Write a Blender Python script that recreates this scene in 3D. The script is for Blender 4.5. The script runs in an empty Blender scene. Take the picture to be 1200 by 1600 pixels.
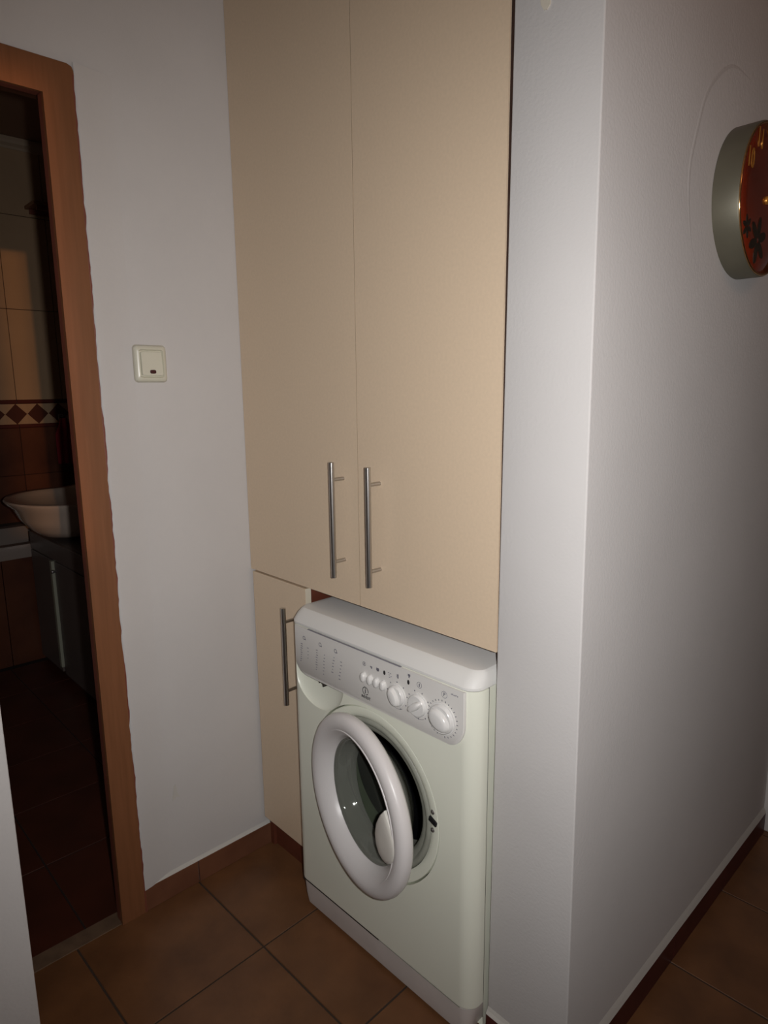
import bpy, bmesh, math, random
from mathutils import Vector, Matrix, Euler

S = bpy.context.scene
COL = S.collection
random.seed(7)
PI = math.pi

# ------------------------------------------------------------------ camera
CAM = Vector((1.6026, -0.9843, 1.3947))
YAW, PITCH, ROLL = math.radians(46.6626), math.radians(-10.655), math.radians(-0.6191)
FWD = Vector((-math.sin(YAW)*math.cos(PITCH), math.cos(YAW)*math.cos(PITCH), math.sin(PITCH)))
_r = Vector((math.cos(YAW), math.sin(YAW), 0)); _u = _r.cross(FWD)
RGT = _r*math.cos(ROLL) + _u*math.sin(ROLL)
UPV = -_r*math.sin(ROLL) + _u*math.cos(ROLL)
cd = bpy.data.cameras.new('camera'); cam = bpy.data.objects.new('camera', cd); COL.objects.link(cam)
cd.sensor_fit = 'VERTICAL'; cd.sensor_height = 32.0; cd.lens = 1035.06/1600*32.0
cd.clip_start = 0.02
m3 = Matrix((RGT, UPV, -FWD)).transposed()
cam.matrix_world = Matrix.Translation(CAM) @ m3.to_4x4()
S.camera = cam

# ------------------------------------------------------------------ world, lights, exposure
W = bpy.data.worlds.new('world'); S.world = W; W.use_nodes = True
W.node_tree.nodes['Background'].inputs[0].default_value = (1.0, 0.78, 0.66, 1)
W.node_tree.nodes['Background'].inputs[1].default_value = 0.035
# the camera's own flash, beside the lens (camera held upright)
fl = bpy.data.lights.new('camera_flash', 'SPOT'); flo = bpy.data.objects.new('camera_flash', fl); COL.objects.link(flo)
fl.energy = 60; fl.color = (1.0, 0.985, 0.975); fl.shadow_soft_size = 0.012
fl.spot_size = math.radians(113); fl.spot_blend = 1.0
flo.matrix_world = Matrix.Translation(CAM + RGT*0.055 + UPV*0.006 - FWD*0.0) @ m3.to_4x4()
# a warm lamp in the room behind the photographer, shining through a slot added to narrow its beam
hl = bpy.data.lights.new('hall_lamp', 'POINT'); hlo = bpy.data.objects.new('hall_lamp', hl); COL.objects.link(hlo)
hl.energy = 260.0; hl.color = (1.0, 0.47, 0.17); hl.shadow_soft_size = 0.03
hlo.location = (4.5, -1.676, 1.754)

# dim warm fill light, added out of frame to tint the partition side
gl = bpy.data.lights.new('warm_fill_light', 'POINT'); glo = bpy.data.objects.new('warm_fill_light', gl); COL.objects.link(glo)
gl.energy = 3.2; gl.color = (1.0, 0.52, 0.30); gl.shadow_soft_size = 0.15
glo.location = (2.35, -0.25, 2.35)

S.view_settings.view_transform = 'Standard'; S.view_settings.look = 'None'
S.view_settings.gamma = 1.0; S.view_settings.use_curve_mapping = False
S.view_settings.exposure = 0.0

# ------------------------------------------------------------------ materials
def _new(name):
    m = bpy.data.materials.new(name); m.use_nodes = True
    nt = m.node_tree; return m, nt, nt.nodes['Principled BSDF']
def mat(name, col, rough=0.5, metal=0.0, var=0.0, vscale=6.0, bump=0.0, bscale=200.0, spec=0.5, stretch=None, var2=0.0, v2scale=1.5, col2=None, coat=0.0):
    m, nt, b = _new(name)
    b.inputs['Base Color'].default_value = (*col, 1); b.inputs['Roughness'].default_value = rough
    b.inputs['Metallic'].default_value = metal; b.inputs['Specular IOR Level'].default_value = spec
    b.inputs['Coat Weight'].default_value = coat
    tc = nt.nodes.new('ShaderNodeTexCoord'); src = tc.outputs['Object']
    if stretch:
        mp = nt.nodes.new('ShaderNodeMapping'); mp.inputs['Scale'].default_value = stretch
        nt.links.new(src, mp.inputs['Vector']); src = mp.outputs[0]
    if var or var2:
        n = nt.nodes.new('ShaderNodeTexNoise'); n.inputs['Scale'].default_value = vscale; n.inputs['Detail'].default_value = 6
        nt.links.new(src, n.inputs['Vector'])
        r = nt.nodes.new('ShaderNodeMapRange'); r.inputs['From Min'].default_value = .3; r.inputs['From Max'].default_value = .7
        nt.links.new(n.outputs['Fac'], r.inputs['Value'])
        mx = nt.nodes.new('ShaderNodeMix'); mx.data_type = 'RGBA'
        c2 = col2 if col2 else tuple(c*(1-var) for c in col)
        c1 = col if col2 else tuple(min(1, c*(1+var)) for c in col)
        mx.inputs['A'].default_value = (*c1, 1); mx.inputs['B'].default_value = (*c2, 1)
        nt.links.new(r.outputs[0], mx.inputs['Factor'])
        nt.links.new(mx.outputs['Result'], b.inputs['Base Color'])
    if bump:
        n2 = nt.nodes.new('ShaderNodeTexNoise'); n2.inputs['Scale'].default_value = bscale; n2.inputs['Detail'].default_value = 3
        nt.links.new(src, n2.inputs['Vector'])
        bp = nt.nodes.new('ShaderNodeBump'); bp.inputs['Strength'].default_value = bump; bp.inputs['Distance'].default_value = 0.002
        nt.links.new(n2.outputs['Fac'], bp.inputs['Height']); nt.links.new(bp.outputs[0], b.inputs['Normal'])
    return m
M = {}
M['wall'] = mat('painted_plaster', (.60, .58, .568), .75, var=.03, vscale=3, bump=.22, bscale=160, spec=.25)
M['caulk'] = mat('paint_lip', (.58, .56, .52), .6, bump=.3, bscale=90)
M['ceiling'] = mat('ceiling_paint', (.62, .61, .60), .8)
M['laminate'] = mat('cream_laminate', (.71, .56, .405), .42, var=.03, vscale=160, bump=.03, bscale=500, spec=.4)
M['lam_edge'] = mat('laminate_edge', (.66, .60, .48), .5)
M['gap_shade'] = mat('door_gap_shade', (.40, .30, .21), .6)  # brown standing in for the shade between the cupboard doors
M['carcass'] = mat('red_brown_board', (.13, .035, .018), .5, var=.15, vscale=30)
M['filler'] = mat('dark_brown_edge', (.030, .012, .008), .6)
M['steel'] = mat('brushed_steel', (.52, .50, .48), .28, metal=1.0, var=.08, vscale=120, stretch=(1, 1, .03))
M['enamel'] = mat('white_enamel', (.82, .835, .72), .32, spec=.5, var=.012, vscale=4)
M['plastic'] = mat('white_plastic', (.75, .72, .71), .35, spec=.5)
M['console'] = mat('console_plastic', (.76, .74, .71), .4, spec=.45)
M['lid'] = mat('lid_plastic', (.75, .745, .72), .38, spec=.45)
M['plinth'] = mat('plinth_plastic', (.68, .63, .60), .45, var=.05, vscale=12)
M['seam'] = mat('dark_seam', (.03, .025, .02), .8)
M['knob'] = mat('knob_plastic', (.76, .75, .73), .22, spec=.6)
M['print'] = mat('grey_print', (.16, .155, .19), .6)
M['print_faint'] = mat('faint_print', (.27, .26, .30), .6)
M['print_dark'] = mat('dark_print', (.02, .018, .02), .5)
M['gasket'] = mat('grey_rubber', (.30, .305, .26), .55, var=.1, vscale=25)
M['drum'] = mat('dark_steel_drum', (.05, .05, .06), .3, metal=.9)
M['black'] = mat('black_plastic', (.008, .008, .01), .4)
M['screw'] = mat('screw_steel', (.35, .33, .33), .35, metal=.9)
M['beige_plastic'] = mat('beige_plastic', (.72, .69, .63), .42)
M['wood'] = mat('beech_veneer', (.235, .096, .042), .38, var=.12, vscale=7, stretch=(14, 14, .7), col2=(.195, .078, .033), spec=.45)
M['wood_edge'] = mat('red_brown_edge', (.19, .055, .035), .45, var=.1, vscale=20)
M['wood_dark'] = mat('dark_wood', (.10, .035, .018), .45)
M['floor_tile'] = mat('terracotta_tile', (.20, .088, .036), .36, var=.3, vscale=7, col2=(.115, .050, .022), bump=.25, bscale=60, spec=.4)
M['grout'] = mat('dark_grout', (.045, .028, .018), .9)
M['base_tile'] = mat('baseboard_tile', (.20, .085, .045), .4, var=.2, vscale=9, col2=(.14, .055, .03), spec=.35)
M['base_dark'] = mat('purple_brown_tile', (.085, .022, .02), .4, var=.2, vscale=9, spec=.35)
M['threshold'] = mat('stone_strip', (.15, .095, .06), .5, var=.2, vscale=25)
M['bath_floor'] = mat('dark_red_tile', (.085, .022, .012), .35, var=.3, vscale=6, col2=(.05, .014, .008))
M['bath_beige'] = mat('beige_wall_tile', (.50, .34, .21), .3, var=.06, vscale=4)
M['bath_brown'] = mat('brown_wall_tile', (.13, .045, .022), .3, var=.3, vscale=6, col2=(.08, .026, .014))
M['bath_strip'] = mat('dark_red_listello', (.10, .02, .014), .3)
M['bath_diamond'] = mat('dark_diamond_tile', (.09, .026, .016), .3)
M['bath_grout'] = mat('bath_grout', (.022, .012, .009), .9)
M['bath_ceiling'] = mat('bath_ceiling', (.30, .17, .11), .7)
M['cove'] = mat('cove_moulding', (.50, .38, .27), .6)
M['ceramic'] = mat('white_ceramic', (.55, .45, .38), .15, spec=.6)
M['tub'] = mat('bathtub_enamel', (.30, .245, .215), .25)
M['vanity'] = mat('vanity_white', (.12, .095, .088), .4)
M['vanity_grip'] = mat('vanity_grip', (.34, .34, .27), .4)
M['towel'] = mat('red_towel', (.36, .025, .05), .9, bump=.5, bscale=120)
M['bag'] = mat('dark_green_cloth', (.02, .026, .016), .8)
M['switch'] = mat('cream_switch', (.66, .64, .53), .3, spec=.5)
M['switch_lamp'] = mat('dark_red_lens', (.05, .004, .004), .6)
M['grime'] = mat('grime', (.40, .37, .31), .8)
M['clock_case'] = mat('grey_metal', (.16, .148, .108), .45, metal=.4, var=.08, vscale=15)
M['clock_face'] = mat('orange_glass', (.22, .022, .004), .12, var=.45, vscale=9, col2=(.10, .009, .003), spec=.6, coat=.6)
M['clock_gold'] = mat('gold_numeral', (.75, .33, .06), .3, metal=.6)
M['clock_flower'] = mat('dark_flower', (.020, .014, .008), .35)
M['clock_rim'] = mat('polished_rim', (.75, .45, .20), .12, metal=1.0)
M['tape'] = mat('paper_tape', (.68, .63, .53), .6)
def glass_mat(name, lo, hi, col):
    m, nt, b = _new(name)
    b.inputs['Base Color'].default_value = (*col, 1); b.inputs['Roughness'].default_value = .06
    b.inputs['Specular IOR Level'].default_value = .8
    tr = nt.nodes.new('ShaderNodeBsdfTransparent'); tr.inputs[0].default_value = (.70, .74, .68, 1)
    fr = nt.nodes.new('ShaderNodeLayerWeight'); fr.inputs['Blend'].default_value = .42
    mr = nt.nodes.new('ShaderNodeMapRange'); mr.inputs['To Min'].default_value = lo; mr.inputs['To Max'].default_value = hi
    mx = nt.nodes.new('ShaderNodeMixShader')
    nt.links.new(fr.outputs['Facing'], mr.inputs['Value']); nt.links.new(mr.outputs[0], mx.inputs[0])
    nt.links.new(tr.outputs[0], mx.inputs[1]); nt.links.new(b.outputs[0], mx.inputs[2])
    nt.links.new(mx.outputs[0], nt.nodes['Material Output'].inputs['Surface'])
    return m
M['glass'] = glass_mat('porthole_glass', .05, .30, (.20, .21, .19))
M['glass_side'] = glass_mat('thick_glass_wall', .42, .75, (.27, .275, .245))

# ------------------------------------------------------------------ helpers
def link(name, me, material=None, parent=None, smooth=False, loc=None, rot=None):
    o = bpy.data.objects.new(name, me); COL.objects.link(o)
    if material: me.materials.append(M[material])
    if smooth:
        for p in me.polygons: p.use_smooth = True
    if parent: o.parent = parent
    if loc is not None: o.location = loc
    if rot is not None: o.rotation_euler = rot
    return o
def from_bm(name, bm, material, parent=None, smooth=False, loc=None, rot=None, autos=None):
    bmesh.ops.recalc_face_normals(bm, faces=bm.faces[:])
    me = bpy.data.meshes.new(name); bm.to_mesh(me); bm.free()
    o = link(name, me, material, parent, smooth or autos is not None, loc, rot)
    if autos is not None: me.set_sharp_from_angle(angle=math.radians(autos))
    return o
def bm_box(x0, x1, y0, y1, z0, z1, bev=0.0, seg=2, bm=None):
    own = bm is None
    t = bmesh.new()
    bmesh.ops.create_cube(t, size=1.0)
    bmesh.ops.transform(t, matrix=Matrix.Translation(((x0+x1)/2, (y0+y1)/2, (z0+z1)/2)) @ Matrix.Diagonal((x1-x0, y1-y0, z1-z0, 1)), verts=t.verts)
    if bev: bmesh.ops.bevel(t, geom=t.edges[:], offset=bev, segments=seg, profile=.5, affect='EDGES')
    if own: return t
    me = bpy.data.meshes.new('tmp'); t.to_mesh(me); t.free(); bm.from_mesh(me); bpy.data.meshes.remove(me)
    return bm
def box(name, x0, x1, y0, y1, z0, z1, material, parent=None, bev=0.0, **k):
    return from_bm(name, bm_box(x0, x1, y0, y1, z0, z1, bev), material, parent, **k)
def lathe_bm(prof, seg=64, axis='Y', center=(0, 0, 0), bm=None, closed=False):
    """prof: list of (radius, height along the axis)"""
    bm = bm or bmesh.new(); rings = []
    c = Vector(center)
    for r, h in prof:
        ring = []
        if r < 1e-6:
            p = {'Y': Vector((0, h, 0)), 'X': Vector((h, 0, 0)), 'Z': Vector((0, 0, h))}[axis]
            ring = [bm.verts.new(c+p)]
        else:
            for i in range(seg):
                a = 2*PI*i/seg; ca, sa = r*math.cos(a), r*math.sin(a)
                p = {'Y': Vector((ca, h, sa)), 'X': Vector((h, ca, sa)), 'Z': Vector((ca, sa, h))}[axis]
                ring.append(bm.verts.new(c+p))
        rings.append(ring)
    pairs = list(zip(rings, rings[1:])) + ([(rings[-1], rings[0])] if closed else [])
    for a, b in pairs:
        for i in range(seg):
            j = (i+1) % seg
            if len(a) == 1 and len(b) == 1: continue
            if len(a) == 1: bm.faces.new((a[0], b[i], b[j]))
            elif len(b) == 1: bm.faces.new((a[i], a[j], b[0]))
            else: bm.faces.new((a[i], a[j], b[j], b[i]))
    return bm
def loft_bm(loops, cap0=True, cap1=True, bm=None):
    bm = bm or bmesh.new(); vs = [[bm.verts.new(p) for p in L] for L in loops]
    for a, b in zip(vs, vs[1:]):
        for i in range(len(a)):
            j = (i+1) % len(a); bm.faces.new((a[i], a[j], b[j], b[i]))
    if cap0: bm.faces.new(vs[0][::-1])
    if cap1: bm.faces.new(vs[-1])
    return bm
def tube_bm(p0, p1, r, seg=16, bm=None, bev=0.0):
    bm = bm or bmesh.new()
    p0, p1 = Vector(p0), Vector(p1); d = (p1-p0).normalized()
    a = d.orthogonal().normalized(); b = d.cross(a)
    L = (p1-p0).length
    st = [(0, r-bev), (bev, r), (L-bev, r), (L, r-bev)] if bev else [(0, r), (L, r)]
    return loft_bm([[p0+d*h+(a*math.cos(t)+b*math.sin(t))*rr for t in [2*PI*i/seg for i in range(seg)]] for h, rr in st], bm=bm)
def empty(name, loc=(0, 0, 0), rz=0.0):
    o = bpy.data.objects.new(name, None); COL.objects.link(o); o.location = loc; o.rotation_euler = (0, 0, rz); o.empty_display_size = .05
    return o
def tag(o, label, cat, group=None):
    o['label'] = label; o['category'] = cat
    if group: o['group'] = group
    return o
def struct(o, label=None):
    o['kind'] = 'structure'
    if label: o['label'] = label
    return o
def bool_diff(o, cutters):
    for c in cutters:
        md = o.modifiers.new('cut', 'BOOLEAN'); md.operation = 'DIFFERENCE'; md.object = c; md.solver = 'EXACT'
    dg = bpy.context.evaluated_depsgraph_get(); dg.update()
    me = bpy.data.meshes.new_from_object(o.evaluated_get(dg))
    o.modifiers.clear(); old = o.data; o.data = me; bpy.data.meshes.remove(old)
    for c in cutters:
        d = c.data; bpy.data.objects.remove(c); bpy.data.meshes.remove(d)
def text_mesh(name, body, size, material, parent, loc, rot, depth=.0006, ax='CENTER', sx=1.0):
    cu = bpy.data.curves.new('t', 'FONT'); cu.body = body; cu.size = size; cu.extrude = depth/2
    cu.align_x = ax; cu.align_y = 'CENTER'; cu.resolution_u = 3
    t = bpy.data.objects.new('t', cu); COL.objects.link(t)
    dg = bpy.context.evaluated_depsgraph_get(); dg.update()
    me = bpy.data.meshes.new_from_object(t.evaluated_get(dg)); bpy.data.objects.remove(t)
    me.name = name
    o = link(name, me, None, parent, loc=loc, rot=rot)
    me.materials.clear(); me.materials.append(M[material]); o.scale = (sx, 1, 1)
    return o
def xz_ngon(pts, y0, y1):
    """outline in x,z extruded in y"""
    return loft_bm([[Vector((x, y0, z)) for x, z in pts], [Vector((x, y1, z)) for x, z in pts]])

# ================================================================== SETTING
CEIL = 2.75
# --- hall floor with its tiles (grid turned by a degree and a half)
floor = struct(box('floor', -0.02, 2.6, -2.3, 2.4, -.06, -.0018, 'grout'))
TS, TA, TU, TV = .3371, math.radians(1.4736), .3274, -.2184
tm = bm_box(-TS/2+.0022, TS/2-.0022, -TS/2+.0022, TS/2-.0022, -.007, 0, .0012, 1)
tme = bpy.data.meshes.new('floor_tile'); tm.to_mesh(tme); tm.free(); tme.materials.append(M['floor_tile'])
for i in range(-1, 6):
    for j in range(-4, 6):
        cx, cy = (i+.5)*TS, (j+.5)*TS
        X = TU + cx*math.cos(TA) - cy*math.sin(TA); Y = TV + cx*math.sin(TA) + cy*math.cos(TA)
        if X < .05 or (X < 1.0 and Y > .62): continue
        t = bpy.data.objects.new('floor_tile', tme); COL.objects.link(t)
        t.parent = floor; t.location = (X, Y, random.uniform(-.0006, 0)); t.rotation_euler = (random.uniform(-.0012, .0012), random.uniform(-.0012, .0012), TA+random.choice((0, PI/2, PI, -PI/2)))

# --- left wall with the bathroom doorway
DY0, DY1, DZ = -1.15, -.405, 2.055          # rough opening
bm = bm_box(-.12, 0, DY1, .62, 0, CEIL)
bm_box(-.12, 0, DY0, DY1, DZ, CEIL, bm=bm)
bm_box(-.12, 0, -2.3, DY0, 0, CEIL, bm=bm)
wall_left = struct(from_bm('wall_left', bm, 'wall'))
# uneven paint lapping over the casing edge
N = 150; r1 = random.Random(3); pts = []
w = 0
for k in range(N+1):
    w = .7*w + r1.uniform(-.0016, .0016)
    pts.append((-.3835 - max(-.001, .0012 + w), .066 + (2.085-.066)*k/N))
bm = bmesh.new()
rows = [[bm.verts.new(Vector((x, y0 if y0 is not None else y, z))) for y, z in pts] for x, y0 in ((.0105, None), (.0117, None), (.0112, -.378), (.0085, -.360), (.0035, -.335), (.0008, -.310), (-.0005, -.290))]
for a_, b_ in zip(rows, rows[1:]):
    for k in range(N): bm.faces.new((a_[k], b_[k], b_[k+1], a_[k+1]))
from_bm('paint_lap', bm, 'wall', wall_left, smooth=True)
# pale scuff low on the wall
bm = loft_bm([[Vector((x, y, z)) for y, z in ((-.278, .325), (-.2725, .328), (-.268, .300), (-.262, .285), (-.272, .290), (-.285, .282))] for x in (.0002, .0010)])
from_bm('scuff', bm, 'caulk', wall_left)
# baseboard tiles on the left wall
bb = struct(empty('baseboard_left', (0, -.2, 0)))
for y0, y1 in ((-.3815, -.2265), (-.2235, .029)):
    box('tile', .0005, .0085, y0+.2, y1+.2, .0, .067, 'base_tile', bb, bev=.0012)
# paint lip above the tiles
bm = loft_bm([[Vector((.0003, y, .0675)), Vector((.0075, y, .0675)), Vector((.003, y, .0715)), Vector((.0003, y, .076))] for y in (-.377, 0.02)])
from_bm('paint_lip', bm, 'caulk', wall_left)

# --- wall behind cabinets, partition on the right of the cabinets
struct(box('wall_back', 0, 1.0, .60, .70, 0, CEIL, 'wall'))
def prism(bot, top, z0, z1): return loft_bm([[Vector((x, y, z0)) for x, y in bot], [Vector((x, y, z1)) for x, y in top]])
X2 = lambda z: 1.0597 - .0097*z
WX = lambda z: .868 + .0055*z
bm = prism([(WX(0), 0), (X2(0), 0), (1.052, 1.17), (WX(0), 1.17)], [(WX(CEIL), 0), (X2(CEIL), 0), (1.046, 1.17), (WX(CEIL), 1.17)], 0, CEIL)
ed = [e for e in bm.edges if all(abs(v.co.y) < 1e-5 for v in e.verts) and abs(e.verts[0].co.z-e.verts[1].co.z) > 1]
bmesh.ops.bevel(bm, geom=ed, offset=.003, segments=3, profile=.5, affect='EDGES')
wall_right = struct(from_bm('wall_right', bm, 'wall', autos=40))
def wallx(y, z):  # surface of the partition's corridor side
    k = y/1.17; return (X2(z))*(1-k) + (1.052-.0022*z)*k
# old round plaster patch behind the clock
CY, CZ = .562, 1.757
bm = bmesh.new(); rr = random.Random(11); seg = 96
ph = [rr.uniform(0, 6.28) for _ in range(4)]
def rad(a): return .252 + .007*math.sin(2*a+ph[0]) + .004*math.sin(5*a+ph[1]) + .002*math.sin(11*a+ph[2])
loops = []
for dr, hx in ((.004, -.001), (.0, .0016), (-.006, .0028), (-.014, .0018), (-.03, .0010)):
    loops.append([Vector((wallx(CY+(rad(a)+dr)*math.cos(a), CZ+(rad(a)+dr)*math.sin(a))+hx, CY+(rad(a)+dr)*math.cos(a), CZ+(rad(a)+dr)*math.sin(a))) for a in [2*PI*i/seg for i in range(seg)]])
bm = loft_bm(loops, cap0=False, cap1=True)
from_bm('plaster_patch', bm, 'wall', wall_right, smooth=True)
# a curl of tape stuck to the front of the partition
pts = [(.9295, 2.06), (.9285, 1.995), (.931, 1.979), (.9365, 1.970), (.9425, 1.969), (.9475, 1.974), (.9495, 1.99), (.9505, 2.06)]
tag(from_bm('paper_tape', xz_ngon(pts, -.0022, -.0002), 'tape'), 'short strip of pale tape stuck high on the white partition front', 'tape')
# baseboards of the partition
bb = struct(empty('baseboard_right', (1.055, .5, 0)))
ys = [.004, .153, .490, .828, 1.165]
for y0, y1 in zip(ys, ys[1:]):
    x0a, x0b = wallx(y0, .03), wallx(y1, .03)
    bm = prism([(x0a-1.055, y0+.0015-.5), (x0a+.008-1.055, y0+.0015-.5), (x0b+.008-1.055, y1-.0015-.5), (x0b-1.055, y1-.0015-.5)]*1,
               [(x0a-1.055, y0+.0015-.5), (x0a+.008-1.055, y0+.0015-.5), (x0b+.008-1.055, y1-.0015-.5), (x0b-1.055, y1-.0015-.5)], 0, .067)
    from_bm('tile', bm, 'base_dark', bb)
bm = loft_bm([[Vector((wallx(y, .07)+.0003, y, .0675)), Vector((wallx(y, .07)+.008, y, .0675)), Vector((wallx(y, .07)+.004, y, .078)), Vector((wallx(y, .07)+.0003, y, .086))] for y in (-.004, 1.165)])
from_bm('paint_lip', bm, 'caulk', wall_right)
bb = struct(empty('baseboard_front', (.96, 0, 0)))
box('tile', .8715-.96, 1.058-.96, -.009, -.0005, 0, .067, 'base_dark', bb, bev=.0012)
bm = loft_bm([[Vector((x, -.0003, .0675)), Vector((x, -.009, .0675)), Vector((x, -.004, .0735)), Vector((x, -.0003, .081))] for x in (.8705, 1.060)])
from_bm('paint_lip', bm, 'caulk', wall_right)
# far end of the partition: pale door post and the dim passage beyond
tr = struct(empty('trim_1', (1.06, 1.2, 0)))
box('post', -.02, .022, -.028, .02, 0, 2.1, 'wall', tr, bev=.004)
struct(box('wall_far', .7, 2.6, 2.3, 2.4, 0, CEIL, 'wall'))
# near corner of the hall beside the photographer
bm = bm_box(.29, .42, -2.3, -.7482, 0, CEIL)
ed = [e for e in bm.edges if all(v.co.y > -.75 for v in e.verts) and abs(e.verts[0].co.z-e.verts[1].co.z) > 1]
bmesh.ops.bevel(bm, geom=ed, offset=.003, segments=3, profile=.5, affect='EDGES')
struct(from_bm('wall_near', bm, 'wall', autos=40))
bm = bm_box(2.6, 2.7, -1.1565, 2.4, 0, CEIL)  # unseen wall added behind the camera, its slot shapes the warm beam
bm_box(2.6, 2.7, -1.235, -1.1565, 1.872, CEIL, bm=bm); bm_box(2.6, 2.7, -1.235, -1.1565, 0, 1.44, bm=bm); bm_box(2.6, 2.7, -2.3, -1.235, 0, CEIL, bm=bm)
struct(from_bm('beam_slot_wall', bm, 'wall'))
struct(box('ceiling', -.12, 2.6, -2.3, 2.4, CEIL, CEIL+.08, 'ceiling'))

# --- door frame of the bathroom
door = struct(empty('door_1', (0, -.78, 0)))
yo, yi = -.382, -.450
def dbox(name, x0, x1, y0, y1, z0, z1, m, bev=.003): return box(name, x0, x1, y0+.78, y1+.78, z0, z1, m, door, bev=bev)
oy0, oy1, iy0, iy1 = DY0-.024+.78, yo+.78, DY0+.044+.78, yi+.78
ol = [(oy0, 0), (oy0, 2.066), (oy0+.004, 2.076), (oy0+.014, 2.080), (oy1-.014, 2.080), (oy1-.004, 2.076), (oy1, 2.066), (oy1, 0), (iy1, 0), (iy1, 2.012), (iy0, 2.012), (iy0, 0)]
bm = loft_bm([[Vector((x, y, z)) for y, z in ol] for x in (-.002, .011)])
ed = [e for e in bm.edges if all(v.co.x > .0105 and v.co.z > .001 for v in e.verts)]
bmesh.ops.bevel(bm, geom=ed, offset=.0022, segments=3, profile=.5, affect='EDGES')
from_bm('casing', bm, 'wood', door, autos=40)
dbox('arris', .0095, .0113, -.3875, -.3825, .002, 2.060, 'wood_edge', bev=.0006)
dbox('casing_edge', -.028, -.0015, yi+.0005, yi+.016, 0, 2.028, 'wood_edge')
dbox('head_edge', -.028, -.0015, DY0+.044, yi, 2.0125, 2.028, 'wood_edge')
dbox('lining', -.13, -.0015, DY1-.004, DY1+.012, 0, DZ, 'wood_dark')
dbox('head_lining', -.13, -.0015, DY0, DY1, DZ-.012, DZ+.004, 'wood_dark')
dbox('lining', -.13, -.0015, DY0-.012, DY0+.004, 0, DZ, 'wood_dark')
thr = struct(box('trim_2', -.046, .004, DY0+.03, yi+.012, -.03, .0015, 'threshold', bev=.001))

# ================================================================== BATHROOM
BX, BYR, BCEIL = -2.65, .42, 2.735
bf = struct(box('floor_bathroom', BX, -.046, -1.4, BYR, -.06, -.0025, 'bath_grout'))
tm = bm_box(-.163, .163, -.163, .163, -.008, 0, .0012, 1)
tme = bpy.data.meshes.new('floor_tile'); tm.to_mesh(tme); tm.free(); tme.materials.append(M['bath_floor'])
for i in range(6):
    for j in range(5):
        t = bpy.data.objects.new('floor_tile', tme); COL.objects.link(t); t.parent = bf
        t.location = (-.21-.33*i, .30-.33*j, -.0005); t.rotation_euler = (0, 0, random.choice((0, PI/2, PI)))
wb = struct(box('wall_bathroom', BX-.10, BX, -1.4, BYR, 0, 2.80, 'bath_grout'))
def shared(name, bm, m):
    me = bpy.data.meshes.new(name); bmesh.ops.recalc_face_normals(bm, faces=bm.faces[:]); bm.to_mesh(me); bm.free(); me.materials.append(M[m]); return me
def inst(name, me, parent, loc):
    o = bpy.data.objects.new(name, me); COL.objects.link(o); o.parent = parent; o.location = loc; return o
TW = .25
m_up = shared('wall_tile', bm_box(0, .007, .0014, TW-.0014, .0014, .5036, .0015, 1), 'bath_beige')
m_top = shared('wall_tile', bm_box(0, .007, .0014, TW-.0014, .0014, .345, .0015, 1), 'bath_beige')
m_lo = shared('wall_tile', bm_box(0, .007, .0014, TW-.0014, .0014, .2726, .0015, 1), 'bath_brown')
m_st = shared('border_strip', bm_box(0, .011, .0008, TW-.0008, 0, .021, .003, 1), 'bath_strip')
for k in range(-6, 3):
    y = .135 + TW*k
    if y+TW > BYR+.01:
        continue
    inst('wall_tile', m_up, wb, (BX, y, 1.345)); inst('wall_tile', m_up, wb, (BX, y, 1.850)); inst('wall_tile', m_top, wb, (BX, y, 2.355))
    inst('wall_tile', m_lo, wb, (BX, y, .640)); inst('wall_tile', m_lo, wb, (BX, y, .9135))
    inst('border_strip', m_st, wb, (BX, y, 1.325)); inst('border_strip', m_st, wb, (BX, y, 1.187))
# last, cut column next to the corner
yl = .135 + TW
if yl < BYR:
    wl = BYR-yl
    for z0, z1, m in ((1.3464, 1.8486, 'bath_beige'), (1.8514, 2.3536, 'bath_beige'), (2.3564, 2.70, 'bath_beige'), (.6414, .9126, 'bath_brown'), (.9149, 1.1861, 'bath_brown')):
        box('wall_tile', BX, BX+.007, yl+.0014, BYR, z0, z1, m, wb)
    for z0 in (1.325, 1.187): box('border_strip', BX, BX+.011, yl+.001, BYR, z0, z0+.021, 'bath_strip', wb)
# border: beige ground tiles with dark diamonds set on them
DP = .1155
m_di = shared('diamond_tile', loft_bm([[Vector((h, s*(.056)*c, s*(.058)*d)) for c, d in ((1, 0), (0, 1), (-1, 0), (0, -1))] for h, s in ((.0, 1), (.0095, 1), (.0105, .96))]), 'bath_diamond')
m_bg = shared('border_tile', bm_box(0, .007, -DP/2, DP/2, -.0575, .0575), 'bath_beige')
for k in range(-11, 4):
    y = .125 + DP*k
    if y > BYR-.05: continue
    inst('border_tile', m_bg, wb, (BX, y, 1.2655)); inst('diamond_tile', m_di, wb, (BX, y, 1.2655))
struct(box('wall_bathroom_side', BX, -.12, BYR, BYR+.1, 0, 2.80, 'bath_brown'))
struct(box('ceiling_bathroom', BX-.1, -.12, -1.4, BYR+.1, BCEIL+.02, BCEIL+.1, 'bath_ceiling'))
cv = struct(empty('trim_3', (BX, 0, 2.70)))
bm = loft_bm([[Vector((0, y, -.004)), Vector((.012, y, -.004)), Vector((.018, y, .008)), Vector((.036, y, .020)), Vector((.040, y, .034)), Vector((.040, y, .052)), Vector((0, y, .052))] for y in (-1.4, BYR)])
from_bm('moulding', bm, 'cove', cv)

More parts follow.
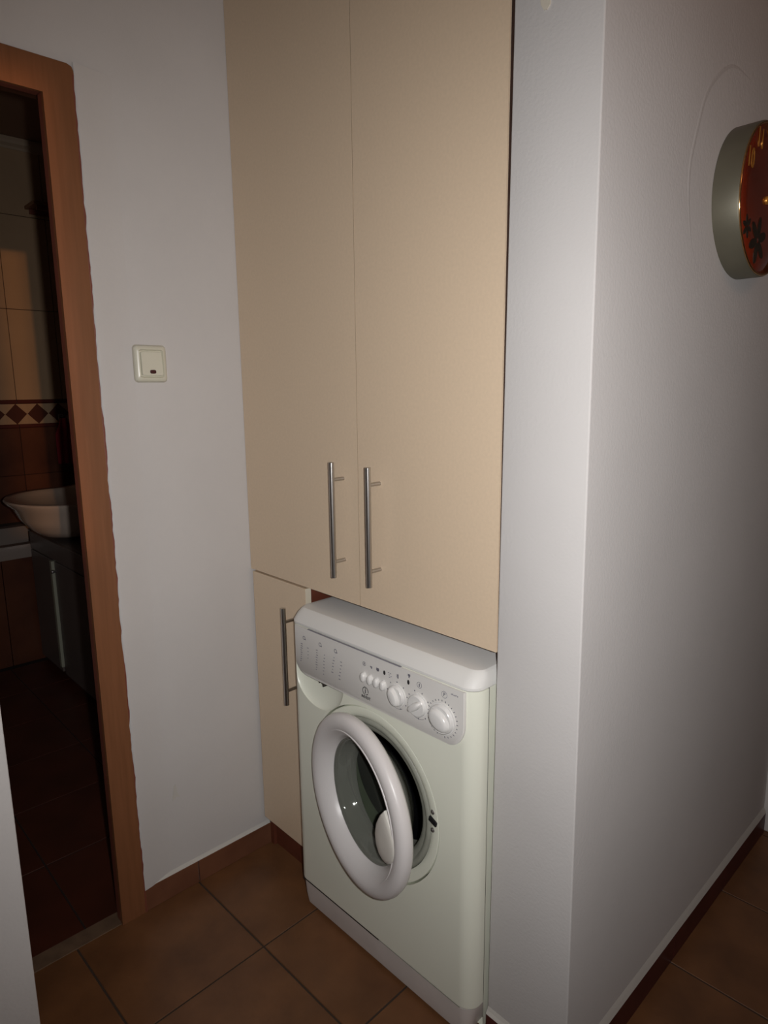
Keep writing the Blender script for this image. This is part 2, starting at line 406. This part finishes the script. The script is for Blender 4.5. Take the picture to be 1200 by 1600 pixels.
# --- bathtub
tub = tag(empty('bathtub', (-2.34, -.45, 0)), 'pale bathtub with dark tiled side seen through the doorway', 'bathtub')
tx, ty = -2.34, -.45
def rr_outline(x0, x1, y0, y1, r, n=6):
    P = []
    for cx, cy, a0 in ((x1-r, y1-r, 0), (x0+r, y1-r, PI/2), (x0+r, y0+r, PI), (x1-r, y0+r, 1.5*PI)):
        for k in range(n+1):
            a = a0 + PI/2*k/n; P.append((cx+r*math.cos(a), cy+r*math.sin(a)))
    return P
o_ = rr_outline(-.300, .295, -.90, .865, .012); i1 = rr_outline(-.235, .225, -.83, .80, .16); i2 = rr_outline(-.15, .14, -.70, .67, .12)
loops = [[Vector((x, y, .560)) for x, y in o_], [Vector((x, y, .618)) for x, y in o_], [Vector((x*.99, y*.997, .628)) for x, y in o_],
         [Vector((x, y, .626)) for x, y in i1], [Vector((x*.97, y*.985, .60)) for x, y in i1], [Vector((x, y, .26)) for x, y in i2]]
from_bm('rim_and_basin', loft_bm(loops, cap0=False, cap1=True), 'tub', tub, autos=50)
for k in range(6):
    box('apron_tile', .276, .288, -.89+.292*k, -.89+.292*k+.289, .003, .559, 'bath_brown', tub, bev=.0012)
# --- vanity with washbasin
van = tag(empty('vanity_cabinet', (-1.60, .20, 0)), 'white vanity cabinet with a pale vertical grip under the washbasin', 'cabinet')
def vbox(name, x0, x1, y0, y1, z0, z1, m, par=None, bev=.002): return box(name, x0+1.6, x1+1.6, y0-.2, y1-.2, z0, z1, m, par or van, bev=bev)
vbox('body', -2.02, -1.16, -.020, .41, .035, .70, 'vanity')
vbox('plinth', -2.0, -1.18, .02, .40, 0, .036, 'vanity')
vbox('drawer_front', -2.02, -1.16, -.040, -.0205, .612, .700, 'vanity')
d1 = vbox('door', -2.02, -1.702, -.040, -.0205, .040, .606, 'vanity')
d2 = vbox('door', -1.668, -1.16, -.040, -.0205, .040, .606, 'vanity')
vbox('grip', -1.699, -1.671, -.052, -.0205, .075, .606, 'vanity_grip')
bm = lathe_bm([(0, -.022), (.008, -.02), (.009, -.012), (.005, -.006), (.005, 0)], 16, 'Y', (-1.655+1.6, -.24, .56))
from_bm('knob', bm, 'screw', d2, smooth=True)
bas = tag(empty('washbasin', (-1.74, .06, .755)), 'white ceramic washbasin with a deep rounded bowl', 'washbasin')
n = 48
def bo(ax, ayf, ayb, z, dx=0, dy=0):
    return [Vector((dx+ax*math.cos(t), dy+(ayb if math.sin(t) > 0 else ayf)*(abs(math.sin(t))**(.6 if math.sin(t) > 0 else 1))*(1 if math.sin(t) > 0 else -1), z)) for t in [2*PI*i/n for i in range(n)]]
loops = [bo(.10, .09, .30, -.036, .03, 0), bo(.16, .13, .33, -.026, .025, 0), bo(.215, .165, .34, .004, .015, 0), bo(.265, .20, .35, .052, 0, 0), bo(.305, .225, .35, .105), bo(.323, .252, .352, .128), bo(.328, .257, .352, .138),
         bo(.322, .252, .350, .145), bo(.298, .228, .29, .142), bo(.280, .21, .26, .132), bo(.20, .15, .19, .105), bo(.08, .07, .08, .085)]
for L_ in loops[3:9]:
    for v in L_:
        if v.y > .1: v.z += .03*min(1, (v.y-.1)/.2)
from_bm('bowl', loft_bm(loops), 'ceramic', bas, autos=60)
bm = tube_bm((.1, .31, .16), (.1, .31, .22), .018, 16); tube_bm((.1, .32, .21), (.1, .18, .185), .010, 12, bm)
from_bm('tap', bm, 'screw', bas, autos=40)
# --- towel, shelf, dark bundle
bm = bmesh.new(); loops = []
for k in range(15):
    z = 1.235 - .27*k/14; wv = .05*(.35+.65*min(1, k/5))
    L = []
    for q in range(24):
        a = 2*PI*q/24; y = wv*math.cos(a); x = .016*math.sin(a) + .008*math.sin(y*180+k*.15)
        L.append(Vector((x, y, z-1.1)))
    loops.append(L)
tow = from_bm('towel', loft_bm(loops), 'towel', None, smooth=True, loc=(-2.605, .365, 1.1))
tag(tow, 'dark red towel hanging in the corner beyond the washbasin', 'towel')
box_h = empty('towel_hook'); box_h.location = (BX+.012, .365, 1.24); tag(box_h, 'small metal hook holding the red towel', 'hook')
from_bm('plate', bm_box(-.004, .0, -.015, .015, -.02, .02, .001, 1), 'screw', box_h)
from_bm('peg', tube_bm((0, 0, 0), (.05, 0, .012), .005, 10), 'screw', box_h)
sh = tag(empty('corner_shelf', (-2.56, .35, 2.40)), 'small reddish wooden shelf high in the bathroom corner', 'shelf')
box('board', -.08, .08, -.068, .069, -.006, .012, 'wood', sh, bev=.002)
box('bracket', -.07, -.055, -.05, .069, -.032, -.006, 'wood_edge', sh, bev=.002); box('bracket', .055, .07, -.05, .069, -.032, -.006, 'wood_edge', sh, bev=.002)
bag = tag(empty('toiletry_bag', (-1.90, .375, .932)), 'dark green bundle on the back of the washbasin', 'bag')
loops = []
for k, (z, s) in enumerate(((0, .85), (.02, 1), (.05, .95), (.075, .7), (.088, .35))):
    loops.append([Vector((.115*s*math.cos(a)*(1+.08*math.sin(3*a)), .036*s*math.sin(a), z+.008*math.sin(2*a+k)*(1 if k else 0))) for a in [2*PI*i/28 for i in range(28)]])
from_bm('pouch', loft_bm(loops), 'bag', bag, smooth=True)
from_bm('zip', bm_box(-.075, .075, -.002, .002, .080, .086, .001, 1), 'black', bag)

# ================================================================== CUPBOARDS
XS, ZB, ZT = .4744, .8885, 2.62
def bar_handle(door_obj, x, z0, z1, pz, base):
    """steel bar with two posts, y = 0 is the door front"""
    bx, by, bz = base
    bm = tube_bm((x-bx, -.035-by, z0-bz), (x-bx, -.035-by, z1-bz), .0065, 20, bev=.0008)
    for z in pz: tube_bm((x-bx, -.030-by, z-bz), (x-bx, .0-by, z-bz), .0045, 14, bm)
    return from_bm('handle', bm, 'steel', door_obj, autos=40)
up = tag(empty('tall_cupboard', (.435, .0, ZB)), 'tall cream two-door cupboard above the washing machine', 'cupboard')
ub = (.435, 0, ZB)
def ubox(name, x0, x1, y0, y1, z0, z1, m, par=up, bev=.0): return box(name, x0-ub[0], x1-ub[0], y0-ub[1], y1-ub[1], z0-ub[2], z1-ub[2], m, par, bev=bev)
dl = ubox('door', .0015, XS-.0010, 0, .018, ZB, ZT, 'laminate', bev=.0)
dr_ = ubox('door', XS+.0008, .8710, 0, .018, ZB, ZT, 'laminate', bev=.0)
ubox('edge_strip', XS-.0010, XS-.0006, .0002, .0178, ZB+.0002, ZT-.001, 'gap_shade', dl)  # thin darker strip paints the shaded centre gap onto the door edge
bar_handle(dl, .4225, .954, 1.2275, (.992, 1.187), ub); bar_handle(dr_, .5465, .9565, 1.2255, (.992, 1.187), ub)
ubox('bottom_panel', .018, .851, .0195, .56, ZB+.002, ZB+.020, 'carcass')
ubox('side_panel', .0015, .018, .0195, .56, ZB+.002, ZT, 'carcass'); ubox('side_panel', .851, .8675, .0195, .56, ZB+.002, ZT, 'carcass')
fz = [ZB-.001-ub[2], ZT-ub[2]]
bm = loft_bm([[Vector((.8713-ub[0], .004, z)), Vector((WX(z+ub[2])-.0005-ub[0], .004, z)), Vector((WX(z+ub[2])-.0008-ub[0], .019, z)), Vector((.8713-ub[0], .019, z))] for z in fz])
from_bm('filler_strip', bm, 'filler', up)
ubox('back_panel', .0015, .8675, .56, .568, ZB+.002, ZT, 'carcass')
lo = tag(empty('narrow_cabinet', (.13, 0, 0)), 'narrow cream cabinet between the white wall and the washing machine', 'cabinet')
def lbox(name, x0, x1, y0, y1, z0, z1, m, par=lo, bev=.0): return box(name, x0-.13, x1-.13, y0, y1, z0, z1, m, par, bev=bev)
ld = lbox('door', .0095, .2580, 0, .018, .100, .8825, 'laminate', bev=.0008)
lbox('edge_strip', .2580, .2590, .0003, .0177, .1002, .8822, 'lam_edge', ld)
lbox('side_panel', .0095, .026, .0195, .55, .0, .884, 'carcass'); lbox('side_panel', .244, .2590, .0195, .55, .0, .884, 'carcass')
lbox('top_panel', .026, .244, .0195, .55, .866, .884, 'carcass'); lbox('toe_kick', .026, .244, .030, .046, .0, .098, 'carcass')
bar_handle(ld, .2055, .552, .826, (.592, .787), (.13, 0, 0))

# ================================================================== WASHING MACHINE
MX, MY, MA, MW = .2673, -.0602, math.radians(.8593), .5947
wm = tag(empty('washing_machine', (MX, MY, 0), MA), 'white front-loading washing machine with its round door ajar', 'washing machine')
def plan(inset, v0, v1, R, n=8, vin=None):
    """outline in plan, rounded at the front corners"""
    vi = inset if vin is None else vin
    r = max(.002, R-inset); u0, u1, f = inset, MW-inset, v0+vi
    P = []
    for k in range(n+1):
        a = PI + PI/2*k/n; P.append((u0+r+r*math.cos(a), f+r+r*math.sin(a)))
    for k in range(n+1):
        a = 1.5*PI + PI/2*k/n; P.append((u1-r+r*math.cos(a), f+r+r*math.sin(a)))
    P += [(u1, v1), (u0, v1)]
    return P
def at_z(P, z): return [Vector((x, y, z)) for x, y in P]
RC = .034
# casing behind the front panel
P = [(.0015, .0480), (MW-.0015, .0480), (MW-.0015, .53), (.0015, .53)]
cb = loft_bm([at_z(P, .02), at_z(P, .815)])
bmesh.ops.delete(cb, geom=[f for f in cb.faces if all(abs(v.co.y-.048) < 1e-4 for v in f.verts)], context='FACES_ONLY')
from_bm('casing', cb, 'enamel', wm)
# front panel with porthole and soap-drawer scoop
PC = (.2975, .468)       # porthole centre
F0 = plan(0, 0, .0445, RC, 10)
fp = from_bm('front_panel', loft_bm([at_z(plan(.0015, 0, .0445, RC, 10), .0855), at_z(F0, .088), at_z(F0, .8135)]), 'enamel', None)
cy = from_bm('cut', lathe_bm([(0, -.05), (.2095, -.05), (.2095, .10), (0, .10)], 96, 'Y', (PC[0], 0, PC[1])), None)
sc = bmesh.new(); bmesh.ops.create_uvsphere(sc, u_segments=64, v_segments=32, radius=1)
bmesh.ops.transform(sc, matrix=Matrix.Translation((.112, -.002, .694)) @ Matrix.Diagonal((.094, .026, .080, 1)), verts=sc.verts)
sco = from_bm('cut', sc, None)
bool_diff(fp, [cy, sco])
fp.parent = wm
for p in fp.data.polygons: p.use_smooth = True
fp.data.set_sharp_from_angle(angle=math.radians(28))
# dark gap and drips under the drawer
bm = xz_ngon([(.094, .6925), (.170, .6925), (.170, .6895), (.150, .6885), (.145, .6845), (.140, .6880), (.1335, .6870), (.1315, .6765), (.1285, .6755), (.1265, .6835), (.118, .6845), (.115, .6815), (.112, .6860)], .001, .012)
from_bm('drawer_gap', bm, 'seam', wm)
# lid
L = [at_z(plan(.0008, -.0012, .53, RC), .8145), at_z(plan(0, -.002, .53, RC), .816), at_z(plan(.0, -.002, .53, RC), .821), at_z(plan(.0006, -.002, .53, RC, vin=.003), .8245), at_z(plan(.0022, -.002, .53, RC, vin=.012), .8358), at_z(plan(.006, -.002, .53, RC, vin=.0235), .8455),
     at_z(plan(.011, -.002, .53, RC, vin=.029), .8490), at_z(plan(.016, -.002, .53, RC, vin=.036), .850)]
from_bm('lid', loft_bm(L), 'lid', wm, autos=20)
# plinth and its cover
L = [at_z(plan(.020, .006, .5, RC, vin=.004), .010), at_z(plan(.011, .004, .5, RC, vin=.002), .035), at_z(plan(.004, .0015, .5, RC, vin=.001), .0825)]
pl = from_bm('plinth', loft_bm(L), 'plinth', wm, autos=35)
for x in (.05, MW-.05):
    for y in (.06, .46): from_bm('foot', lathe_bm([(0, 0), (.02, 0), (.02, .012), (0, .012)], 16, 'Z', (x, y, 0)), 'black', wm)
from_bm('plinth_seam', bm_box(.022, .315, .0002, .010, .0832, .0858), 'seam', wm)
from_bm('plinth_seam', bm_box(.315, .565, .0006, .010, .0840, .0855), 'gasket', wm)
# console
def console_outline(g):
    P = []
    u0, u1, z0, z1 = .030+g, .5725-g, .6895+g, .8125
    for (cx, cz, r, a0) in ((u0+.044, z0+.036, 1, PI), (u1-.042, z0+.050, 1, 1.5*PI)):
        ra, rb = (cx-u0, cz-z0) if a0 == PI else (u1-cx, cz-z0)
        for k in range(13):
            a = a0 + PI/2*k/12; P.append((cx+ra*math.cos(a), cz+rb*math.sin(a)))
    P += [(u1, z1), (u0, z1)]
    return P
cl = [[Vector((x, y, z)) for x, z in console_outline(g)] for g, y in ((.0, .002), (.0, -.0042), (.0012, -.0055))]
con = from_bm('console', loft_bm(cl), 'console', wm, autos=40)
CYF = -.0055             # front of the console
# knobs
def knob(u, z, r, ang, ridge_w, name='knob', h=.012):
    bm = lathe_bm([(r*1.10, 0), (r*1.10, -.0025), (r*1.0, -.003), (r*.97, -.008), (r*.90, -.010), (0, -.0105)], 40, 'Y')
    loops = []
    for s, hh in ((1.0, -.009), (.93, -.015), (.80, -.0185), (.55, -.020)):
        lp = []
        for k in range(28):
            a = 2*PI*k/28; x = r*.92*s*math.cos(a); zz = r*ridge_w*s*math.sin(a)
            lp.append(Vector((x*math.cos(ang)-zz*math.sin(ang), hh, x*math.sin(ang)+zz*math.cos(ang))))
        loops.append(lp)
    loft_bm(loops, bm=bm)
    return from_bm(name, bm, 'knob', wm, autos=38, loc=(u, CYF, z))
knob(.3905, .7465, .0235, math.radians(118), .52); knob(.4525, .7460, .0240, math.radians(38), .34); knob(.5180, .7400, .0310, math.radians(150), .66)
for k, u in enumerate((.2865, .3080, .3285, .3490)):
    bm = bmesh.new(); loft_bm([[Vector((s*.0078*math.cos(a), y, s*.0115*math.sin(a))) for a in [2*PI*i/28 for i in range(28)]] for s, y in ((1.12, .001), (1.12, -.0008), (.98, -.001), (.95, -.006), (.78, -.0085), (.4, -.0097))], bm=bm)
    from_bm('button', bm, 'knob', wm, autos=45, loc=(u, CYF, .7552))
for u, z in ((.3520, .7858), (.4239, .7872)):
    from_bm('indicator_lamp', loft_bm([[Vector((s*.0032*math.cos(a), y, s*.0052*math.sin(a))) for a in [2*PI*i/20 for i in range(20)]] for s, y in ((1, .0005), (1, -.0006), (.7, -.0012))]), 'print_dark', wm, loc=(u, CYF, z))
# print on the console: icons, scales, programme table, emblem
def ring_bm(bm, u, z, r0, r1, a0=0.0, a1=2*PI, seg=28):
    full = abs(a1-a0) > 6.28; n_ = seg; vs = []
    for k in range(n_ if full else n_+1):
        a = a0 + (a1-a0)*k/n_
        vs.append((bm.verts.new((u+r0*math.cos(a), 0, z+r0*math.sin(a))), bm.verts.new((u+r1*math.cos(a), 0, z+r1*math.sin(a)))))
    m_ = len(vs)
    for k in range(m_ if full else m_-1):
        a, b = vs[k], vs[(k+1) % m_]; bm.faces.new((a[0], a[1], b[1], b[0]))
def quad(bm, u, z, w_, h_, a=0.0):
    c, s = math.cos(a), math.sin(a)
    bm.faces.new([bm.verts.new((u+x*c-y*s, 0, z+x*s+y*c)) for x, y in ((-w_/2, -h_/2), (w_/2, -h_/2), (w_/2, h_/2), (-w_/2, h_/2))])
def printed(name, bm, m='print', off=.0004):
    o = from_bm(name, bm, m, wm, loc=(0, CYF-off, 0)); return o
bm = bmesh.new()
ring_bm(bm, .2875, .787, .0040, .0052); quad(bm, .2875, .787, .003, .005)
printed('icon', bm)
bm = bmesh.new(); quad(bm, .3104, .7865, .007, .0035); quad(bm, .3115, .7845, .004, .004); printed('icon', bm, 'print_faint')
bm = bmesh.new(); quad(bm, .3310, .7872, .009, .006); quad(bm, .3312, .7840, .006, .003); printed('icon', bm)
bm = bmesh.new(); [quad(bm, .3690+x, .7865+z, .004, .0016) for x, z in ((-.004, .004), (.002, .003), (-.002, -.001), (.004, -.003), (-.001, -.006))]; printed('icon', bm, 'print_faint')
bm = bmesh.new(); quad(bm, .3935, .7905, .0035, .010); quad(bm, .3905, .7925, .004, .0015); quad(bm, .3905, .7885, .004, .0015); printed('icon', bm)
bm = bmesh.new(); quad(bm, .4262, .8035, .007, .005); quad(bm, .4262, .7995, .003, .004); printed('icon', bm)
bm = bmesh.new(); ring_bm(bm, .4552, .7910, .0058, .0068); quad(bm, .4552, .7910, .0028, .0075); printed('icon', bm)
bm = bmesh.new(); ring_bm(bm, .5228, .7930, .0066, .0076); printed('icon', bm, 'print_faint')
text_mesh('icon_letter', 'P', .011, 'print', wm, (.5228, CYF-.0004, .7930), (PI/2, 0, 0))
bm = bmesh.new()
for k in range(6): quad(bm, .541+k*.0031, .8005+.0006*math.sin(k*2), .0024, .0022+.0008*(k % 2), .1)
printed('model_marking', bm, 'print_faint')
bm = bmesh.new()
for (ku, kz, kr, a0, a1, n_, sz) in ((.3905, .7465, .0300, -150, 170, 9, .0028), (.4525, .7460, .0305, -130, 190, 9, .0028)):
    for k in range(n_):
        a = math.radians(a0+(a1-a0)*k/(n_-1)); quad(bm, ku+kr*math.cos(a), kz+kr*math.sin(a), sz, sz, a)
    ring_bm(bm, ku, kz, kr+.0002, kr+.0010, math.radians(-115), math.radians(-60), 10)
for k in range(26):
    a = math.radians(-80+k*13.2); quad(bm, .518+.0385*math.cos(a), .740+.0385*math.sin(a), .0034 if k % 3 else .0042, .0018, a)
printed('dial_scale', bm)
# programme table: rows of tiny unreadable marks
bm = bmesh.new(); rp_ = random.Random(5)
for (ua, za, ub_, zb, n_, wd_) in ((.0575, .7700, .0525, .7240, 9, .0075), (.0825, .7655, .0812, .7390, 4, .006), (.1185, .7700, .1135, .7190, 9, .0065), (.1472, .7660, .1405, .7155, 7, .006), (.1812, .7700, .1752, .7310, 6, .0065), (.2082, .7665, .2000, .7215, 6, .006)):
    for k in range(n_):
        f_ = k/(n_-1); quad(bm, ua+(ub_-ua)*f_+rp_.uniform(-.001, .001), za+(zb-za)*f_, wd_*rp_.uniform(.5, 1.1), .0021)
pt = printed('programme_table', bm, 'print_faint'); pt['kind'] = 'stuff'
for u in (.068, .1307, .1878):
    bm = bmesh.new(); ring_bm(bm, u, .788, .0032, .0052, seg=16); quad(bm, u+.005, .785, .004, .003); printed('table_icon', bm, 'print_faint')
bm = bmesh.new(); ring_bm(bm, .2900, .7222, .0082, .0100, math.radians(-15), math.radians(265), 26); ring_bm(bm, .2900, .7222, .0082, .0100, math.radians(285), math.radians(325), 6)
quad(bm, .2900, .7212, .0026, .0090); quad(bm, .2900, .7278, .0028, .0020)
printed('emblem', bm, 'print_dark')
text_mesh('emblem_lettering', 'INDESIT', .0090, 'print_dark', wm, (.2915, CYF-.0004, .7070), (PI/2, 0, 0), sx=.92)
# seam between console and lid
from_bm('console_seam', bm_box(.08, .40, -.0052, .0, .8127, .8132), 'print_faint', wm)

# porthole: bezel, rubber gasket, drum
bez = from_bm('porthole_bezel', lathe_bm([(.2062, .040), (.2062, .0045), (.2050, .0024), (.2020, .0020), (.190, .0040), (.1825, .0055), (.1810, .007), (.1800, .040)], 96, 'Y', (PC[0], 0, PC[1])), 'enamel', wm, autos=40)
from_bm('seal', lathe_bm([(.1800, .034), (.1795, .009), (.1770, .0060), (.1725, .0045), (.1665, .0055), (.1650, .0085), (.1620, .0090), (.1550, .0105), (.1485, .0150), (.1450, .0220), (.1445, .032), (.150, .09)], 96, 'Y', (PC[0], 0, PC[1])), 'gasket', wm, smooth=True)
from_bm('drum', lathe_bm([(.146, .050), (.150, .075), (.205, .10), (.215, .13), (.215, .40), (.19, .43), (0, .435)], 64, 'Y', (PC[0], 0, PC[1])), 'drum', wm, autos=40)
# latch plate on the bezel
lat = from_bm('latch_slot', bm_box(-.0125, .0125, -.003, .006, -.0066, .0066, .0028, 2), 'black', wm, loc=(.4860, .0030, .4895), rot=(0, math.radians(14), math.radians(-8)))
for z in (.5105, .4680):
    from_bm('screw', lathe_bm([(0, -.003), (.003, -.003), (.0052, -.0012), (.0055, .004)], 18, 'Y'), 'screw', wm, smooth=False, loc=(.4850, .0035, z), rot=(0, 0, math.radians(-8)))

# the round door, ajar
TH, DR, HU, ZC, OFF = math.radians(11.2), .2045, .105, .470, .012
dc = Vector((HU+DR*math.cos(TH)-OFF*math.sin(TH)*-1*-1, -DR*math.sin(TH)-OFF*math.cos(TH), ZC))
prof = [(.170, .024), (.194, .020), (.2010, .013), (.2035, .004), (.2028, -.0035), (.1995, -.0090), (.194, -.0130), (.187, -.0152), (.180, -.0156), (.173, -.0140), (.166, -.0105), (.158, -.0048), (.150, .0035), (.1445, .0125), (.1415, .021), (.150, .026)]
ring = from_bm('porthole_door', lathe_bm(prof, 112, 'Y', closed=True), 'plastic', wm, autos=38, loc=dc, rot=(0, 0, -TH))
gs = [(.1435, .0200), (.1405, .0205), (.137, .030), (.133, .045), (.128, .058), (.120, .0720), (.116, .0690), (.124, .0555), (.129, .043), (.133, .029), (.1365, .0195)]
from_bm('glass_wall', lathe_bm(gs, 96, 'Y', closed=True), 'glass_side', ring, smooth=True)
gb = [(.120, .0722), (.110, .083), (.095, .090), (.070, .095), (.035, .0975), (0, .098), (0, .094), (.035, .0935), (.069, .091), (.093, .0863), (.107, .080), (.116, .0692)]
from_bm('glass_bowl', lathe_bm(gb, 96, 'Y'), 'glass', ring, smooth=True)
# handle leaf set into the ring
lf = [(x_+.030, z_*.92+.024) for x_, z_ in [(.106, .044), (.090, .024), (.076, -.004), (.070, -.034), (.074, -.060), (.085, -.078), (.100, -.085), (.116, -.084), (.131, -.074), (.141, -.058), (.1455, -.040), (.1455, -.024), (.139, -.004), (.127, .018)]]
cxm = sum(p[0] for p in lf)/len(lf); czm = sum(p[1] for p in lf)/len(lf)
loops = []
for s, y in ((1, .022), (1, -.0125), (.965, -.0148), (.80, -.0172), (.45, -.0185)):
    loops.append([Vector((cxm+(x-cxm)*s, y, czm+(z-czm)*s)) for x, z in lf])
from_bm('handle', loft_bm(loops), 'beige_plastic', ring, autos=42)
# raised lip that runs round the grip side of the ring
bm = bmesh.new(); lp_ = []
for k in range(57):
    a = math.radians(128 - 180*k/56); t_ = math.sin(PI*k/56)**.5
    rr_, hh_ = .1665, -.0098; c_ = Vector((rr_*math.cos(a), hh_, rr_*math.sin(a))); ra_ = Vector((math.cos(a), 0, math.sin(a)))
    lp_.append([c_ + ra_*(x_*t_) + Vector((0, h_*t_, 0)) for x_, h_ in ((.0045, .0010), (.0040, -.0035), (.0022, -.0050), (-.0006, -.0044), (-.0034, .0020))])
from_bm('grip_lip', loft_bm(lp_), 'plastic', ring, autos=50)
# hinge knuckle
from_bm('hinge', bm_box(HU-.012, HU+.012, -.006, .008, PC[1]-.035, PC[1]+.035, .002, 1), 'plastic', wm)

# ================================================================== LIGHT SWITCH
sw = tag(empty('light_switch', (0, -.2565, 1.4575)), 'cream rocker light switch on the white wall', 'switch')
def rr_yz(w_, h_, r, x, n_=6): return [Vector((x, a, b)) for a, b in rr_outline(-w_/2, w_/2, -h_/2, h_/2, r, n_)]
from_bm('smudge', loft_bm([rr_yz(.0840, .0900, .010, .0001), rr_yz(.0840, .0900, .010, .0009)]), 'grime', sw)
from_bm('frame', loft_bm([rr_yz(.080, .086, .009, .0006), rr_yz(.080, .086, .009, .006), rr_yz(.074, .080, .008, .0105), rr_yz(.061, .067, .006, .012), rr_yz(.0570, .0610, .005, .0065)]), 'switch', sw, autos=45)
rk = from_bm('rocker', loft_bm([rr_yz(.0535, .0570, .004, .0055), [v + Vector((.0035 if v.z < 0 else .0, 0, 0)) for v in rr_yz(.0535, .0570, .004, .0105)], [v + Vector((.0035 if v.z < 0 else .0, 0, 0)) for v in rr_yz(.0515, .0550, .004, .0125)]]), 'switch', sw, autos=30)
from_bm('indicator', loft_bm([[Vector((x, s*.0076*math.copysign(abs(math.cos(a))**.6, math.cos(a)), -.0195+s*.0046*math.copysign(abs(math.sin(a))**.6, math.sin(a)))) for a in [2*PI*i/24 for i in range(24)]] for s, x in ((1, .014), (1, .0166), (.8, .0172))]), 'switch_lamp', rk)

# ================================================================== WALL CLOCK
xw = wallx(CY, CZ)
ck = tag(empty('wall_clock', (xw, CY, CZ)), 'round metal wall clock with glossy orange face on the partition', 'clock')
RK, DK = .146, .052
from_bm('case', lathe_bm([(RK-.004, .0005), (RK, .0025), (RK, DK-.003), (RK-.001, DK-.001), (RK-.004, DK-.001), (RK-.005, DK-.006), (0, DK-.006)], 128, 'X'), 'clock_case', ck, autos=40)
from_bm('rim', lathe_bm([(RK-.0045, DK-.004), (RK-.0015, DK-.001), (RK-.0018, DK+.0012), (RK-.004, DK+.002), (RK-.0062, DK+.0008), (RK-.0062, DK-.004)], 128, 'X'), 'clock_rim', ck, smooth=True)
fc = from_bm('face', lathe_bm([(RK-.0058, DK-.005), (RK-.0058, DK-.001), (RK*.7, DK+.0000), (0, DK+.0003)], 96, 'X'), 'clock_face', ck, smooth=True)
for hr in (10, 11, 12):
    a = math.radians(90-30*hr)
    text_mesh('numeral', str(hr), .052, 'clock_gold', ck, (DK+.0008, .117*math.cos(a), .117*math.sin(a)), (PI/2, 0, PI/2), sx=.72, depth=.001)
def petal_flower(cy_, cz_, r, n_, a0):
    bm = bmesh.new()
    for k in range(n_):
        a = a0 + 2*PI*k/n_; P = []
        for q in range(14):
            t = q/13*2*PI; l_ = r*(.55+.45*math.cos(t)); w_ = r*.20*math.sin(t)
            P.append(Vector((0, cy_+l_*math.cos(a)-w_*math.sin(a), cz_+l_*math.sin(a)+w_*math.cos(a))))
        P = P[:-1]
        loft_bm([[p+Vector((h, 0, 0)) for p in P] for h in (DK-.001, DK+.0010)], bm=bm)
    return bm
from_bm('flower_motif', petal_flower(-.030, -.080, .046, 6, .35), 'clock_flower', ck)
from_bm('flower_motif', petal_flower(-.092, -.062, .022, 6, .8), 'clock_flower', ck)
from_bm('centre_cap', lathe_bm([(.008, DK), (.008, DK+.004), (.005, DK+.006), (0, DK+.006)], 20, 'X'), 'clock_gold', ck, smooth=True)
